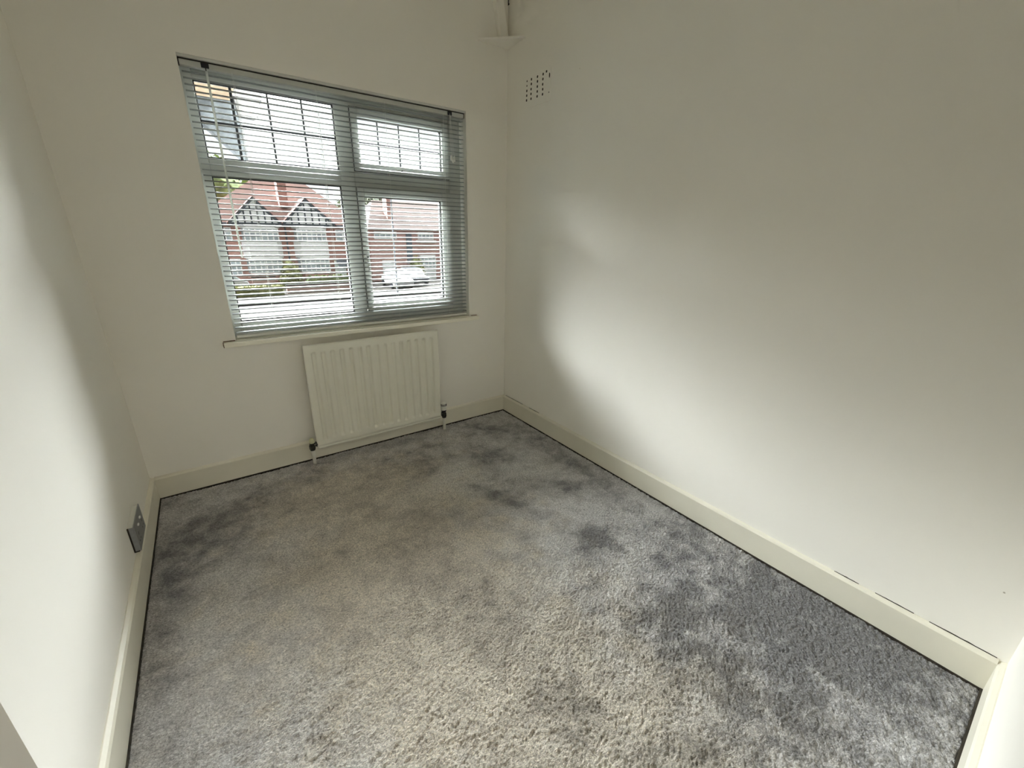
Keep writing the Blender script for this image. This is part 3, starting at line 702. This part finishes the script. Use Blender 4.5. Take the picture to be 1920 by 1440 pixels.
def hedge(x0, x1, y, h, mat, label):
    t = empty('hedge', label, 'hedge', (0, 0, 0)); x0, x1 = HX(x0), HX(x1)
    b = MB(); b.box(x0+.1, x1-.1, y-.35, y+.35, GZ, GZ+h-.1); b.build('foliage_core', mat, parent=t)
    leaf_mesh((x0+x1)/2, y, GZ+h/2, (x1-x0)/2, .45, h/2, 900, .15, True).build('foliage', mat, parent=t)
hedge(2.15, 4.9, 40.6, 1.25, B_GREEN, 'green hedge in front of the second bay window')
hedge(-1.6, .9, 37.6, .95, B_YEL, 'low yellow green hedge by the pavement at left')
def gwall(x0, x1, y, h, label):
    o = MB(); o.box(HX(x0), HX(x1), y-.12, y+.12, GZ, GZ+h); g = o.build('garden_wall', B_WALLBR); tag(g, label, 'wall')
    c = MB(); c.box(HX(x0)-.05, HX(x1)+.05, y-.17, y+.17, GZ+h, GZ+h+.08); c.build('coping', B_PAVE, parent=g)
gwall(-.05, .92, 42.2, 1.15, 'red brick garden wall below the first bay window')
gwall(1.05, 4.8, 38.0, .75, 'long low brick garden wall along the pavement')
def car(x, y, mat, label, rot=0, name='parked_car'):
    c = empty(name, label, 'car', (x, y, GZ+.1)); c.rotation_euler = (0, 0, rot)
    b = MB(); b.prism([(-2.3, .35), (-2.35, .8), (-1.5, 1.0), (1.7, 1.05), (2.25, .85), (2.3, .35)], 1, -.95, .95); b.build('body', mat, parent=c, bevel=.08)
    b = MB(); b.prism([(-1.5, 1.0), (-.7, 1.6), (1.0, 1.62), (1.75, 1.05)], 1, -.82, .82); b.build('cabin', B_WIN, parent=c, bevel=.06)
    b = MB(); b.prism([(-.72, 1.58), (1.02, 1.60), (.95, 1.66), (-.6, 1.64)], 1, -.78, .78); b.build('roof_panel', mat, parent=c)
    for dx in (-1.45, 1.45):
        for dy in (-.93, .93):
            q = MB(); q.tube([(dx, dy-.1, .35), (dx, dy+.1, .35)], .35, 18); q.build('wheel', M_BLACK, parent=c)
car(HX(6.3), 38.6, simple('white_car_paint', (0.3869, 0.3869, 0.3869), .3, var=.02), 'white car parked on the driveway in front of the right house', 1.5)
car(HX(7.45), 40.0, simple('dark_car_paint', (0.0582, 0.0629, 0.0728), .3, var=.1), 'dark grey car parked to the right of the white car', 1.55)
car(HX(-1.5), 41.2, simple('pale_car_paint', (0.4061, 0.4061, 0.4259), .3, var=.02), 'white car parked beside the garden wall at left', .15)
# lamp post
lp = empty('lamp_post', 'slim grey street lamp post in front of the right house', 'lamp post', (0, 0, 0))
b = MB(); b.tube([(12.05, 34.5, GZ+.1), (12.05, 34.5, 1.6), (12.05, 34.5, 4.4)], [.075, .055, .04], 10); b.build('pole', B_GREY, parent=lp)
b = MB(); b.box(11.9, 12.7, 34.4, 34.6, 4.38, 4.50); b.build('lamp_head', B_GREY, parent=lp)

# --- eaves and gable end of our own house, upper left outside the window
ev = empty('house_eaves', 'weathered eaves with cream soffit and grey gable end outside the upper left pane', 'eaves', (0, 0, 0))
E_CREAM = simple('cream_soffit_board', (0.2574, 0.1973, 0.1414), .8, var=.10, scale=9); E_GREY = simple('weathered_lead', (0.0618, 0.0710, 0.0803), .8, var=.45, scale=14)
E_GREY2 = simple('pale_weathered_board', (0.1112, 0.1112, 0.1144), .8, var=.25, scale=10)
b = MB(); b.box(-2.9, -1.462, T+.005, 1.2, 2.185, 2.215)
for i in range(6): b.box(-2.9, -1.462, T+.1+i*.15, T+.108+i*.15, 2.180, 2.186)
b.build('soffit', E_CREAM, parent=ev)
b = MB(); b.prism([(-2.9, 2.185), (-1.455, 2.185), (-1.425, 2.06), (-1.418, 1.812), (-1.440, 1.822), (-1.645, 2.025), (-2.9, 2.03)], 1, 1.20, 1.34); b.build('gable_flashing', E_GREY, parent=ev, bevel=.004)
b = MB(); b.prism([(-1.457, 2.40), (-1.262, 2.40), (-1.292, 2.145), (-1.303, 2.118), (-1.328, 2.108), (-1.432, 2.112)], 1, 1.22, 1.33); b.build('bargeboard_end', E_GREY2, parent=ev, bevel=.006)
b = MB(); b.box(-2.9, -1.27, 1.20, 1.36, 2.217, 2.45); b.build('fascia', E_GREY2, parent=ev)
